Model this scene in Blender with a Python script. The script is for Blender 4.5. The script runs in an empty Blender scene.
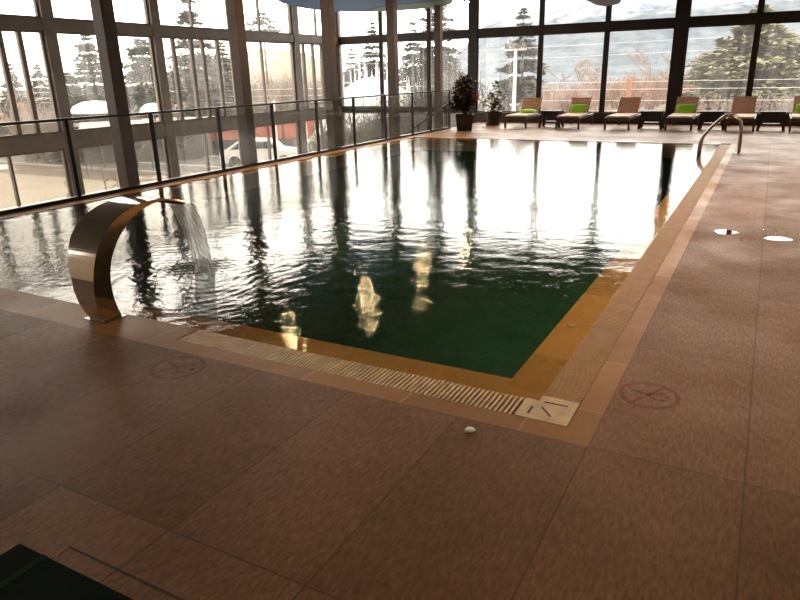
import bpy, bmesh, math, random
import numpy as np
from mathutils import Vector, Matrix
R = math.radians
random.seed(7); rng = np.random.default_rng(7)
sc = bpy.context.scene; C = sc.collection

# ------------------------------------------------------------ camera
F_PX, PITCH, ROLL, YAW, CAM_H = 657.25, 0.330249, -0.024213, -0.502484, 1.6
def make_camera():
    cy, sy = math.cos(YAW), math.sin(YAW)
    w = Vector((sy*math.cos(PITCH), cy*math.cos(PITCH), -math.sin(PITCH)))
    r0 = Vector((cy, -sy, 0)); u0 = r0.cross(w)
    r = r0*math.cos(ROLL)+u0*math.sin(ROLL); u = -r0*math.sin(ROLL)+u0*math.cos(ROLL)
    cam = bpy.data.cameras.new('camera'); o = bpy.data.objects.new('camera', cam); C.objects.link(o)
    cam.sensor_width = 36; cam.lens = F_PX/800*36; cam.clip_end = 2000; cam.clip_start = .05
    o.matrix_world = Matrix(((r.x, u.x, -w.x, 0), (r.y, u.y, -w.y, 0), (r.z, u.z, -w.z, CAM_H), (0, 0, 0, 1)))
    sc.camera = o
make_camera()

# ------------------------------------------------------------ world, exposure
SKY, GLOW = 4.1, 7.0
wd = bpy.data.worlds.new('sky'); sc.world = wd; wd.use_nodes = True
wn = wd.node_tree.nodes['Background']; wn.inputs[0].default_value = (1.0, .925, .83, 1); wn.inputs[1].default_value = SKY
def sky_glow():
    nt = wd.node_tree; tc = nt.nodes.new('ShaderNodeTexCoord'); dp = nt.nodes.new('ShaderNodeVectorMath'); dp.operation = 'DOT_PRODUCT'
    az, el = math.radians(-22), math.radians(24)      # the sun behind thin cloud, high beyond the far windows
    dp.inputs[1].default_value = (math.sin(az)*math.cos(el), math.cos(az)*math.cos(el), math.sin(el)); nt.links.new(tc.outputs['Generated'], dp.inputs[0])
    mr = nt.nodes.new('ShaderNodeMapRange'); mr.interpolation_type = 'SMOOTHSTEP'; mr.inputs[1].default_value = .72; mr.inputs[2].default_value = 1.0; mr.inputs[3].default_value = SKY; mr.inputs[4].default_value = SKY+GLOW
    nt.links.new(dp.outputs['Value'], mr.inputs[0]); nt.links.new(mr.outputs[0], wn.inputs[1])
sky_glow()
sc.view_settings.view_transform = 'Standard'; sc.view_settings.look = 'None'
sc.view_settings.exposure = 0.0; sc.view_settings.gamma = 1; sc.view_settings.use_curve_mapping = False
LAMP_W = 110

# ------------------------------------------------------------ materials
def new_mat(name):
    m = bpy.data.materials.new(name); m.use_nodes = True
    return m, m.node_tree, m.node_tree.nodes['Principled BSDF']
def N(nt, t, **kw):
    n = nt.nodes.new(t)
    for k, v in kw.items():
        if k.startswith('i_'):
            key = k[2:]; key = int(key) if key.isdigit() else key
            n.inputs[key].default_value = v
        else: setattr(n, k, v)
    return n
def mth(nt, op, a, b=None, c=None):
    n = nt.nodes.new('ShaderNodeMath'); n.operation = op
    for i, v in enumerate((a, b, c)):
        if v is None: continue
        if isinstance(v, (int, float)): n.inputs[i].default_value = v
        else: nt.links.new(v, n.inputs[i])
    return n.outputs[0]
def mixc(nt, f, a, b, mode='MIX'):
    n = nt.nodes.new('ShaderNodeMix'); n.data_type = 'RGBA'; n.blend_type = mode
    for i, v in ((0, f), (6, a), (7, b)):
        if isinstance(v, (int, float)): n.inputs[i].default_value = v
        elif isinstance(v, tuple): n.inputs[i].default_value = v+(1,)
        else: nt.links.new(v, n.inputs[i])
    return n.outputs[2]
def geo_pos(nt): return N(nt, 'ShaderNodeNewGeometry').outputs['Position']
def mat(name, col, rough=.5, metal=0, noise=0, nscale=5, bump=0, bscale=60, col2=None, spec=None, stretch=None):
    m, nt, b = new_mat(name)
    b.inputs['Base Color'].default_value = col+(1,); b.inputs['Roughness'].default_value = rough; b.inputs['Metallic'].default_value = metal
    if spec is not None: b.inputs['Specular IOR Level'].default_value = spec
    vec = geo_pos(nt)
    if stretch:
        mp = N(nt, 'ShaderNodeMapping'); mp.inputs['Scale'].default_value = stretch; nt.links.new(vec, mp.inputs[0]); vec = mp.outputs[0]
    if noise or col2:
        n = N(nt, 'ShaderNodeTexNoise', i_Scale=nscale, i_Detail=4.0); nt.links.new(vec, n.inputs['Vector'])
        r = N(nt, 'ShaderNodeMapRange'); r.inputs[1].default_value = .35; r.inputs[2].default_value = .65; nt.links.new(n.outputs[0], r.inputs[0])
        c2 = col2 or tuple(c*(1-noise) for c in col)
        nt.links.new(mixc(nt, r.outputs[0], col, c2), b.inputs['Base Color'])
    if bump:
        n = N(nt, 'ShaderNodeTexNoise', i_Scale=bscale, i_Detail=3.0); nt.links.new(vec, n.inputs['Vector'])
        bp = N(nt, 'ShaderNodeBump', i_Strength=bump, i_Distance=.01); nt.links.new(n.outputs[0], bp.inputs['Height']); nt.links.new(bp.outputs[0], b.inputs['Normal'])
    return m
M = {}
M['frame_dark'] = mat('dark_bronze_frame', (.022, .015, .014), .45, .3)
M['frame_grey'] = mat('grey_frame', (.24, .20, .175), .5, 0, noise=.25, nscale=2)
M['pilaster'] = mat('grey_pilaster', (.29, .25, .22), .6, 0, noise=.25, nscale=3)
M['column'] = mat('brown_column', (.085, .05, .036), .5, 0, noise=.35, nscale=4, stretch=(1, 1, .2))
M['black'] = mat('black_metal', (.012, .012, .013), .35, .5)
M['wall'] = mat('warm_wall', (.32, .24, .17), .7, noise=.2, nscale=1)
M['lowwall'] = mat('dark_low_wall', (.045, .03, .026), .6, noise=.3, nscale=2)
M['ceiling'] = mat('dark_timber_ceiling', (.05, .036, .028), .6, noise=.4, nscale=3, stretch=(.3, 6, 1))
M['concrete'] = mat('lower_concrete', (.32, .30, .27), .7, noise=.2, nscale=1.5)
M['steel'] = mat('polished_steel', (.62, .56, .47), .09, 1)
M['steel_tube'] = mat('brushed_steel_tube', (.42, .38, .33), .24, 1)
M['cream'] = mat('cream_plastic', (.80, .62, .42), .45, noise=.25, nscale=9)
M['tan_grate'] = mat('tan_grate', (.62, .38, .19), .5, noise=.15, nscale=9)
M['white_plastic'] = mat('white_plastic', (.85, .82, .76), .4)
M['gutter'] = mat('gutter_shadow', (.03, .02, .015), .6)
M['mat'] = mat('dark_green_mat', (.004, .012, .008), .95, bump=.6, bscale=250, spec=.1)
M['mat_stripe'] = mat('green_mat_stripe', (.016, .035, .016), .95, bump=.6, bscale=250, spec=.1)
M['teak'] = mat('teak', (.56, .29, .17), .5, noise=.3, nscale=6, stretch=(1, 8, 8))
M['cushion'] = mat('beige_sling', (.78, .64, .50), .8, noise=.1, nscale=20)
M['lframe'] = mat('lounger_frame', (.07, .042, .03), .45)
M['lime'] = mat('lime_fabric', (.30, .62, .03), .8, bump=.3, bscale=120)
M['table'] = mat('black_wicker', (.016, .013, .013), .6, bump=.5, bscale=150)
M['pot'] = mat('black_glossy_pot', (.02, .02, .022), .22)
M['soil'] = mat('soil', (.03, .02, .013), .95)
M['stem'] = mat('stem', (.07, .045, .025), .8)
M['leaf_dark'] = mat('dark_leaf', (.022, .030, .014), .5, col2=(.06, .022, .020), nscale=9)
M['leaf_red'] = mat('red_leaf', (.30, .05, .04), .5)
M['leaf_small'] = mat('small_leaf', (.07, .055, .025), .5, col2=(.10, .03, .025), nscale=12)
# outside
M['snow'] = mat('snow', (.82, .83, .85), .9, noise=.06, nscale=1)
M['pine'] = mat('pine_needles', (.050, .056, .030), .9, col2=(.10, .10, .065), nscale=.9)
M['pine_olive'] = mat('olive_needles', (.15, .14, .06), .9, col2=(.27, .24, .13), nscale=.9)
M['pine_grey'] = mat('grey_needles', (.060, .062, .046), .9, col2=(.12, .115, .09), nscale=.9)
M['hedge'] = mat('hedge_twigs', (.10, .10, .07), .9, col2=(.17, .16, .12), nscale=1.2)
M['bark'] = mat('bark', (.10, .075, .06), .9)
M['birch'] = mat('pale_bark', (.50, .44, .36), .9)
M['twig_red'] = mat('red_brown_twigs', (.28, .165, .125), .9, col2=(.36, .25, .19), nscale=.7)
M['twig_tan'] = mat('tan_twigs', (.34, .26, .18), .9, col2=(.22, .17, .14), nscale=.7)
M['twig_grey'] = mat('grey_twigs', (.22, .19, .165), .9, col2=(.32, .28, .24), nscale=.7)
M['asphalt'] = mat('asphalt', (.19, .185, .18), .8, noise=.15, nscale=.6)
M['road_paint'] = mat('road_paint', (.7, .7, .68), .8)
M['kerb'] = mat('kerb_stone', (.33, .31, .28), .8)
M['paving'] = mat('beige_paving', (.34, .29, .235), .8, noise=.12, nscale=.8)
M['awning_red'] = mat('red_awning', (.46, .14, .10), .8)
M['canvas'] = mat('white_canvas', (.8, .79, .77), .8)
M['hutwall'] = mat('dark_hut_wall', (.12, .11, .105), .8, noise=.3, nscale=1)
M['orange_post'] = mat('orange_post', (.42, .20, .09), .8)
M['white_paint'] = mat('white_paint', (.8, .79, .76), .5)
M['car_white'] = mat('white_car_paint', (.8, .8, .8), .3)
M['car_glass'] = mat('car_window', (.03, .035, .04), .15)
M['rubber'] = mat('rubber', (.02, .02, .02), .8)
M['downlight'] = mat('lamp_housing', (.03, .028, .026), .5)

def glass(name, tint, dirt_haze, ior_fac=1.0, streak=False):
    m, nt, b = new_mat(name); nt.nodes.remove(b); out = nt.nodes['Material Output']
    tr = N(nt, 'ShaderNodeBsdfTransparent'); tr.inputs[0].default_value = tint+(1,)
    gl = N(nt, 'ShaderNodeBsdfGlossy'); gl.inputs['Roughness'].default_value = .02
    lw = N(nt, 'ShaderNodeLayerWeight', i_Blend=.5)
    f = mth(nt, 'ADD', .035, mth(nt, 'MULTIPLY', mth(nt, 'POWER', lw.outputs['Facing'], 5.0), .9*ior_fac))
    mx = N(nt, 'ShaderNodeMixShader'); nt.links.new(f, mx.inputs[0]); nt.links.new(tr.outputs[0], mx.inputs[1]); nt.links.new(gl.outputs[0], mx.inputs[2])
    if dirt_haze:
        tl = N(nt, 'ShaderNodeBsdfTranslucent'); tl.inputs[0].default_value = (.95, .95, .95, 1)  # pale film on the pane: slight dirt that also supplies the outdoor haze
        m2 = N(nt, 'ShaderNodeMixShader')
        if streak:
            mp = N(nt, 'ShaderNodeMapping'); mp.inputs['Scale'].default_value = (2.6, 2.6, .35); nt.links.new(geo_pos(nt), mp.inputs[0])  # upright streaks: faint dirt, also standing in for reflections on the panes
            n = N(nt, 'ShaderNodeTexNoise', i_Scale=1.6, i_Detail=5.0); nt.links.new(mp.outputs[0], n.inputs['Vector'])
            r = N(nt, 'ShaderNodeMapRange'); r.inputs[1].default_value = .45; r.inputs[2].default_value = .75; r.inputs[3].default_value = dirt_haze; r.inputs[4].default_value = dirt_haze*2.6
            nt.links.new(n.outputs[0], r.inputs[0]); nt.links.new(r.outputs[0], m2.inputs[0])
        else: m2.inputs[0].default_value = dirt_haze
        nt.links.new(mx.outputs[0], m2.inputs[1]); nt.links.new(tl.outputs[0], m2.inputs[2]); mx = m2
    nt.links.new(mx.outputs[0], out.inputs[0]); return m
M['glass'] = glass('window_glass', (.97, .98, .98), .018, streak=True)
M['glass_left'] = glass('side_window_glass', (.98, .97, .95), .022, streak=True)
M['rail_glass'] = glass('tinted_rail_glass', (.78, .775, .75), .012)

def water_mat():
    m, nt, b = new_mat('pool_water'); nt.nodes.remove(b); out = nt.nodes['Material Output']
    pos = geo_pos(nt)
    n = N(nt, 'ShaderNodeTexNoise', i_Scale=30.0, i_Detail=2.0); nt.links.new(pos, n.inputs['Vector'])
    bp = N(nt, 'ShaderNodeBump', i_Strength=.3, i_Distance=.005); nt.links.new(n.outputs[0], bp.inputs['Height'])
    tr = N(nt, 'ShaderNodeBsdfTransparent'); tr.inputs[0].default_value = (.88, .95, .90, 1)
    gl = N(nt, 'ShaderNodeBsdfGlossy'); gl.inputs['Roughness'].default_value = .012; nt.links.new(bp.outputs[0], gl.inputs['Normal'])
    fr = N(nt, 'ShaderNodeFresnel', i_IOR=1.42); nt.links.new(bp.outputs[0], fr.inputs['Normal'])
    mx = N(nt, 'ShaderNodeMixShader'); nt.links.new(fr.outputs[0], mx.inputs[0]); nt.links.new(tr.outputs[0], mx.inputs[1]); nt.links.new(gl.outputs[0], mx.inputs[2])
    nt.links.new(mx.outputs[0], out.inputs[0]); return m
M['water'] = water_mat()
def falling_mat():
    m, nt, b = new_mat('falling_water'); nt.nodes.remove(b); out = nt.nodes['Material Output']
    mp = N(nt, 'ShaderNodeMapping'); mp.inputs['Scale'].default_value = (22, 6, 2.0); nt.links.new(geo_pos(nt), mp.inputs[0])
    n = N(nt, 'ShaderNodeTexNoise', i_Scale=2.5, i_Detail=5.0); nt.links.new(mp.outputs[0], n.inputs['Vector'])
    bp = N(nt, 'ShaderNodeBump', i_Strength=.8, i_Distance=.02); nt.links.new(n.outputs[0], bp.inputs['Height'])
    tr = N(nt, 'ShaderNodeBsdfTransparent'); tr.inputs[0].default_value = (.88, .9, .9, 1)
    gl = N(nt, 'ShaderNodeBsdfGlossy'); gl.inputs['Roughness'].default_value = .12; nt.links.new(bp.outputs[0], gl.inputs['Normal'])
    tl = N(nt, 'ShaderNodeBsdfTranslucent'); tl.inputs[0].default_value = (.9, .9, .9, 1)
    df = N(nt, 'ShaderNodeBsdfDiffuse'); df.inputs[0].default_value = (.85, .85, .85, 1)
    a = N(nt, 'ShaderNodeMixShader'); a.inputs[0].default_value = .35; nt.links.new(tr.outputs[0], a.inputs[1]); nt.links.new(gl.outputs[0], a.inputs[2])
    bb = N(nt, 'ShaderNodeAddShader'); 
    c = N(nt, 'ShaderNodeMixShader'); c.inputs[0].default_value = .5; nt.links.new(tl.outputs[0], c.inputs[1]); nt.links.new(df.outputs[0], c.inputs[2])
    d = N(nt, 'ShaderNodeMixShader'); r = N(nt, 'ShaderNodeMapRange'); r.inputs[1].default_value = .45; r.inputs[2].default_value = .7; r.inputs[3].default_value = .28; r.inputs[4].default_value = .72
    nt.links.new(n.outputs[0], r.inputs[0]); nt.links.new(r.outputs[0], d.inputs[0]); nt.links.new(a.outputs[0], d.inputs[1]); nt.links.new(c.outputs[0], d.inputs[2])
    nt.nodes.remove(bb); nt.links.new(d.outputs[0], out.inputs[0]); return m
M['falling'] = falling_mat()
def emit(name, col, s):
    m, nt, b = new_mat(name); b.inputs['Base Color'].default_value = (0, 0, 0, 1); b.inputs['Emission Color'].default_value = col+(1,); b.inputs['Emission Strength'].default_value = s; return m
M['lens'] = emit('warm_lens', (1, .72, .36), 300)

def tile_mat(name, base, var, x0, dx, y0, dy, joint=.004, jcol=(.05, .035, .025), jmix=.75, rough=.5, grain=True, bump=.35, light_x=False, tints=None):
    m, nt, b = new_mat(name)
    sep = N(nt, 'ShaderNodeSeparateXYZ'); pos = geo_pos(nt); nt.links.new(pos, sep.inputs[0])
    u = mth(nt, 'DIVIDE', mth(nt, 'SUBTRACT', sep.outputs[0], x0), dx)
    v = mth(nt, 'DIVIDE', mth(nt, 'SUBTRACT', sep.outputs[1], y0), dy)
    def edge(t, d):
        f = mth(nt, 'FRACT', t); f = mth(nt, 'MINIMUM', f, mth(nt, 'SUBTRACT', 1.0, f)); return mth(nt, 'LESS_THAN', mth(nt, 'MULTIPLY', f, d), joint)
    ju, jv = edge(u, dx), edge(v, dy)
    cell = N(nt, 'ShaderNodeCombineXYZ'); nt.links.new(mth(nt, 'FLOOR', u), cell.inputs[0]); nt.links.new(mth(nt, 'FLOOR', v), cell.inputs[1])
    wn_ = N(nt, 'ShaderNodeTexWhiteNoise'); wn_.noise_dimensions = '3D'; nt.links.new(cell.outputs[0], wn_.inputs['Vector'])
    n1 = N(nt, 'ShaderNodeTexNoise', i_Scale=1.3, i_Detail=5.0, i_Roughness=.65); nt.links.new(pos, n1.inputs['Vector'])
    mp = N(nt, 'ShaderNodeMapping'); mp.inputs['Scale'].default_value = (14, 3.2, 3); mp.inputs['Rotation'].default_value = (0, 0, .25); nt.links.new(pos, mp.inputs[0])
    n2 = N(nt, 'ShaderNodeTexNoise', i_Scale=5.0, i_Detail=6.0, i_Roughness=.75); nt.links.new(mp.outputs[0], n2.inputs['Vector'])
    r1 = N(nt, 'ShaderNodeMapRange'); r1.inputs[1].default_value = .3; r1.inputs[2].default_value = .7; nt.links.new(n1.outputs[0], r1.inputs[0])
    c = mixc(nt, r1.outputs[0], base, var)
    if tints: c = mixc(nt, mth(nt, 'MULTIPLY', wn_.outputs['Value'], .55), c, tints)
    v2 = mth(nt, 'ADD', mth(nt, 'MULTIPLY', mth(nt, 'SUBTRACT', wn_.outputs['Value'], .5), .28), 1.0)
    v3 = mth(nt, 'ADD', mth(nt, 'MULTIPLY', mth(nt, 'SUBTRACT', n2.outputs[0], .5), 2.6 if grain else .5), 1.0)
    sc_ = N(nt, 'ShaderNodeVectorMath'); sc_.operation = 'SCALE'; nt.links.new(c, sc_.inputs[0]); nt.links.new(mth(nt, 'MULTIPLY', v2, v3), sc_.inputs['Scale'])
    j = mth(nt, 'MAXIMUM', ju, jv)
    c = mixc(nt, mth(nt, 'MULTIPLY', j, jmix), sc_.outputs[0], jcol)
    nt.links.new(c, b.inputs['Base Color'])
    b.inputs['Roughness'].default_value = rough; b.inputs['Specular IOR Level'].default_value = .16
    rr = N(nt, 'ShaderNodeMapRange'); rr.inputs[1].default_value = .3; rr.inputs[2].default_value = .7; rr.inputs[3].default_value = rough-.1; rr.inputs[4].default_value = rough+.15
    nt.links.new(n1.outputs[0], rr.inputs[0]); nt.links.new(rr.outputs[0], b.inputs['Roughness'])
    h = mth(nt, 'SUBTRACT', n2.outputs[0], mth(nt, 'MULTIPLY', j, 1.2))
    bp = N(nt, 'ShaderNodeBump', i_Strength=bump, i_Distance=.006); nt.links.new(h, bp.inputs['Height']); nt.links.new(bp.outputs[0], b.inputs['Normal'])
    return m
M['floor'] = tile_mat('stone_floor', (.29, .137, .060), (.185, .094, .043), -.515, .63, 2.651, 1.27, tints=(.27, .135, .075), jmix=.6, rough=.46)
M['coping'] = tile_mat('coping_tiles', (.46, .235, .09), (.36, .175, .065), -.84, .63, 2.99, .63, joint=.003, jcol=(.75, .6, .4), jmix=.45, rough=.4, grain=False, bump=.12)
M['lip'] = tile_mat('wet_tan_tiles', (.80, .47, .22), (.70, .38, .17), -.84, .63, 2.99, .63, joint=.003, jcol=(.8, .65, .4), jmix=.5, rough=.3, grain=False, bump=.1)
M['basin'] = tile_mat('green_mosaic', (.045, .15, .10), (.035, .115, .08), 0, .05, 0, .05, joint=.0015, jcol=(.06, .16, .13), jmix=.5, rough=.5, grain=False, bump=.05)

def terrain_mat():
    m, nt, b = new_mat('winter_ground'); pos = geo_pos(nt)
    n = N(nt, 'ShaderNodeTexNoise', i_Scale=.16, i_Detail=7.0, i_Roughness=.65); nt.links.new(pos, n.inputs['Vector'])
    n2 = N(nt, 'ShaderNodeTexNoise', i_Scale=1.7, i_Detail=4.0); nt.links.new(pos, n2.inputs['Vector'])
    r = N(nt, 'ShaderNodeMapRange'); r.inputs[1].default_value = .53; r.inputs[2].default_value = .62; nt.links.new(n.outputs[0], r.inputs[0])
    g = mixc(nt, n2.outputs[0], (.13, .095, .07), (.22, .17, .13))
    nt.links.new(mixc(nt, r.outputs[0], g, (.78, .76, .74)), b.inputs['Base Color']); b.inputs['Roughness'].default_value = .95; return m
M['terrain'] = terrain_mat()
def mountain_mat():
    m, nt, b = new_mat('hazy_forest_and_snow'); pos = geo_pos(nt)
    n = N(nt, 'ShaderNodeTexNoise', i_Scale=.03, i_Detail=8.0, i_Roughness=.7); nt.links.new(pos, n.inputs['Vector'])
    sep = N(nt, 'ShaderNodeSeparateXYZ'); nt.links.new(pos, sep.inputs[0])
    h = mth(nt, 'ADD', sep.outputs[2], mth(nt, 'MULTIPLY', mth(nt, 'SUBTRACT', n.outputs[0], .5), 46))
    r = N(nt, 'ShaderNodeMapRange'); r.inputs[1].default_value = 20; r.inputs[2].default_value = 30; nt.links.new(h, r.inputs[0])
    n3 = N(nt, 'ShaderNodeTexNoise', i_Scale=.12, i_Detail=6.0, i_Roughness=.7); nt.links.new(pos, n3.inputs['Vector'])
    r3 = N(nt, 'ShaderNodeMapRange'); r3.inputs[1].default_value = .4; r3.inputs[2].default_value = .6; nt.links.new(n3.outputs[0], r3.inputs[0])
    g = mixc(nt, r3.outputs[0], (.055, .082, .105), (.13, .155, .18))  # forest tones with the distance haze put into their blue-grey colour
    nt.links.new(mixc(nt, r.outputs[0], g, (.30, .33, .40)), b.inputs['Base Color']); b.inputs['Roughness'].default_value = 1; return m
M['mountain'] = mountain_mat()
M['field'] = mat('pale_field', (.30, .265, .20), 1, col2=(.22, .18, .13), nscale=.05)
def paint_mat(name, col, amt):
    m, nt, b = new_mat(name); out = nt.nodes['Material Output']; b.inputs['Base Color'].default_value = col+(1,); b.inputs['Roughness'].default_value = .6
    n = N(nt, 'ShaderNodeTexNoise', i_Scale=26.0, i_Detail=4.0); nt.links.new(geo_pos(nt), n.inputs['Vector'])
    r = N(nt, 'ShaderNodeMapRange'); r.inputs[1].default_value = .30; r.inputs[2].default_value = .75; r.inputs[3].default_value = amt; r.inputs[4].default_value = 0.1; nt.links.new(n.outputs[0], r.inputs[0])
    tr = N(nt, 'ShaderNodeBsdfTransparent'); mx = N(nt, 'ShaderNodeMixShader'); nt.links.new(r.outputs[0], mx.inputs[0]); nt.links.new(tr.outputs[0], mx.inputs[1]); nt.links.new(b.outputs[0], mx.inputs[2]); nt.links.new(mx.outputs[0], out.inputs[0]); return m
M['red_paint'] = paint_mat('worn_red_paint', (.26, .045, .03), .95)
M['red_faint'] = paint_mat('faded_red_paint', (.22, .04, .03), .45)
def raft_mat():
    m, nt, b = new_mat('raft_paint'); pos = geo_pos(nt)
    ds = N(nt, 'ShaderNodeVectorMath'); ds.operation = 'DISTANCE'; nt.links.new(pos, ds.inputs[0]); ds.inputs[1].default_value = (-9.2, 20.6, 3.5)
    r = N(nt, 'ShaderNodeMapRange'); r.inputs[1].default_value = 0; r.inputs[2].default_value = 8; nt.links.new(ds.outputs['Value'], r.inputs[0])
    cr = N(nt, 'ShaderNodeValToRGB'); cr.color_ramp.interpolation = 'CONSTANT'; e = cr.color_ramp.elements; e[0].position = 0; e[0].color = (.05, .10, .10, 1); e[1].position = .34; e[1].color = (.02, .125, .32, 1)
    for p_, c_ in ((.13, (.14, .21, .18, 1)), (.31, (.02, .06, .11, 1))): x = cr.color_ramp.elements.new(p_); x.color = c_
    nt.links.new(r.outputs[0], cr.inputs[0]); nt.links.new(cr.outputs[0], b.inputs['Base Color']); b.inputs['Roughness'].default_value = .6; return m
M['raft'] = raft_mat()
M['raft_olive'] = mat('olive_raft_paint', (.035, .042, .028), .6, noise=.3, nscale=2)

# ------------------------------------------------------------ mesh helpers
class MB:
    def __init__(s): s.v = []; s.f = []; s.smooth = False
    def add(s, vs, fs):
        o = len(s.v); s.v.extend([tuple(v) for v in vs]); s.f.extend([tuple(i+o for i in f) for f in fs]); return s
    def box(s, x0, x1, y0, y1, z0, z1, rot=None, c=None):
        vs = [(x, y, z) for x in (x0, x1) for y in (y0, y1) for z in (z0, z1)]
        if rot is not None:
            m = Matrix.Rotation(rot, 3, 'Z'); c = Vector(c or ((x0+x1)/2, (y0+y1)/2, 0)); vs = [tuple(m @ (Vector(v)-c)+c) for v in vs]
        return s.add(vs, [(0, 1, 3, 2), (4, 6, 7, 5), (0, 4, 5, 1), (2, 3, 7, 6), (0, 2, 6, 4), (1, 5, 7, 3)])
    def tube(s, pts, r, n=8, caps=True):
        pts = [Vector(p) for p in pts]; rs = r if isinstance(r, (list, tuple)) else [r]*len(pts)
        o = []; prev = None
        for i, p in enumerate(pts):
            d = (pts[min(i+1, len(pts)-1)]-pts[max(i-1, 0)]).normalized()
            if prev is None:
                a = Vector((0, 0, 1)) if abs(d.z) < .9 else Vector((1, 0, 0)); prev = d.cross(a).normalized()
            a = (prev-d*prev.dot(d)).normalized(); b = d.cross(a); prev = a
            o += [p+(a*math.cos(2*math.pi*k/n)+b*math.sin(2*math.pi*k/n))*rs[i] for k in range(n)]
        fs = [(i*n+k, i*n+(k+1) % n, (i+1)*n+(k+1) % n, (i+1)*n+k) for i in range(len(pts)-1) for k in range(n)]
        if caps: fs += [tuple(range(n-1, -1, -1)), tuple((len(pts)-1)*n+k for k in range(n))]
        return s.add(o, fs)
    def prism(s, poly, z0, z1):
        n = len(poly); vs = [(x, y, z0) for x, y in poly]+[(x, y, z1) for x, y in poly]
        return s.add(vs, [tuple(range(n-1, -1, -1)), tuple(range(n, 2*n))]+[(i, (i+1) % n, n+(i+1) % n, n+i) for i in range(n)])
    def lathe(s, c, prof, n=24):
        vs = [(c[0]+r*math.cos(2*math.pi*k/n), c[1]+r*math.sin(2*math.pi*k/n), c[2]+z) for r, z in prof for k in range(n)]
        fs = [(i*n+k, i*n+(k+1) % n, (i+1)*n+(k+1) % n, (i+1)*n+k) for i in range(len(prof)-1) for k in range(n)]
        fs += [tuple(range(n-1, -1, -1)), tuple((len(prof)-1)*n+k for k in range(n))]
        return s.add(vs, fs)
    def build(s, name, m, parent=None, smooth=False, bevel=0):
        me = bpy.data.meshes.new(name); me.from_pydata(s.v, [], s.f); me.update()
        me.materials.append(M[m] if isinstance(m, str) else m)
        if smooth: me.polygons.foreach_set('use_smooth', [True]*len(me.polygons))
        o = bpy.data.objects.new(name, me); C.objects.link(o)
        if parent: o.parent = parent
        if bevel:
            b = o.modifiers.new('bevel', 'BEVEL'); b.width = bevel; b.segments = 2; b.limit_method = 'ANGLE'
        return o
def tag(o, label=None, cat=None, group=None, kind=None):
    for k, v in (('label', label), ('category', cat), ('group', group), ('kind', kind)):
        if v: o[k] = v
    return o
def empty(name, loc, rz=0, label=None, cat=None, group=None):
    o = bpy.data.objects.new(name, None); C.objects.link(o); o.location = loc; o.rotation_euler = (0, 0, rz); o.empty_display_size = .1
    return tag(o, label, cat, group)
def children(o): return [c for c in bpy.data.objects if c.parent == o]
def copy_tree(o, parent=None):
    c = o.copy(); C.objects.link(c); c.parent = parent
    for ch in children(o): copy_tree(ch, c)
    return c
def struct(o, label=None, cat=None): return tag(o, label, cat, None, 'structure')
def polar(bearing, r): return (r*math.sin(R(bearing)), r*math.cos(R(bearing)))

# ------------------------------------------------------------ the setting: building
XL, YF, XR, YB = -14.5, 21.97, 6.0, -4.0
ZC, ZV = 4.05, 5.0         # ceiling over the deck and over the side void
YT = 2.651
fl = MB()
fl.box(-8.66, XR, YB, YT, -.3, 0).box(-.515, XR, YT, YF, -.3, 0).box(-8.66, -.515, 16.42, YF, -.3, 0)
struct(fl.build('floor', 'floor'), 'large brown stone deck tiles around the pool', 'floor')
t = MB().box(-8.66, -.515, YT, 2.783, -.3, 0).box(-.64, -.515, 2.783, 16.42, -.3, 0)
t.box(-8.66, -.84, 16.22, 16.42, -.3, 0)
t.box(-8.66, -8.3, 2.783, 16.22, -.3, 0)
t.box(-8.3, -3.21, 2.783, 2.99, -.3, -.001)
struct(t.build('trim_1', 'coping'), 'tan stone coping strip framing the pool', 'coping')
# overflow lip just under the water and basin
lip = MB().box(-8.3, -.84, 2.99, 3.23, -.3, -.03).box(-1.07, -.84, 3.23, 16.0, -.3, -.03).box(-8.3, -.84, 16.0, 16.22, -.3, -.03).box(-8.3, -8.08, 3.23, 16.0, -.3, -.03)
struct(lip.build('trim_2', 'lip'), 'submerged tan overflow lip of the pool', 'coping')
bs = MB().box(-8.3, -.84, 2.99, 16.22, -1.75, -1.5).box(-8.3, -8.07, 3.23, 16, -1.5, -.3).box(-1.075, -.84, 3.22, 16.01, -1.5, -.3).box(-8.3, -.84, 2.99, 3.235, -1.5, -.3).box(-8.3, -.84, 15.99, 16.22, -1.5, -.3)
struct(bs.build('pool_basin', 'basin'), 'dark green tiled pool basin under the water', 'pool')
# gutter channel under the grates
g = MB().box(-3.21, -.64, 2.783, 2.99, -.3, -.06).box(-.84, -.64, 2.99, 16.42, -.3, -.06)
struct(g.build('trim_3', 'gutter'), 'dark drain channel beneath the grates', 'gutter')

def facade_window(n, axis, plane, a, b, z0, z1, bars=(), fw=.05, fm='frame_dark', gm='glass', depth=.07):
    """one glazed opening: frame with its mullions, and a pane"""
    def bx(mb, u0, u1, w0, w1, d0, d1):
        return mb.box(u0, u1, plane+d0, plane+d1, w0, w1) if axis == 'x' else mb.box(plane+d0, plane+d1, u0, u1, w0, w1)
    o = bpy.data.objects.new('window_%d' % n, None); C.objects.link(o); struct(o)
    f = MB(); hd = depth/2
    bx(f, a, a+fw, z0, z1, -hd, hd); bx(f, b-fw, b, z0, z1, -hd, hd); bx(f, a+fw, b-fw, z0, z0+fw, -hd, hd); bx(f, a+fw, b-fw, z1-fw, z1, -hd, hd)
    for u, w in bars: bx(f, u-w/2, u+w/2, z0+fw, z1-fw, -hd-.01, hd+.01)
    f.build('window_frame', fm, o)
    p = MB(); bx(p, a+fw*.6, b-fw*.6, z0+fw*.6, z1-fw*.6, -.004, .004); p.build('window_pane', gm, o)
wi = 1
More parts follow.
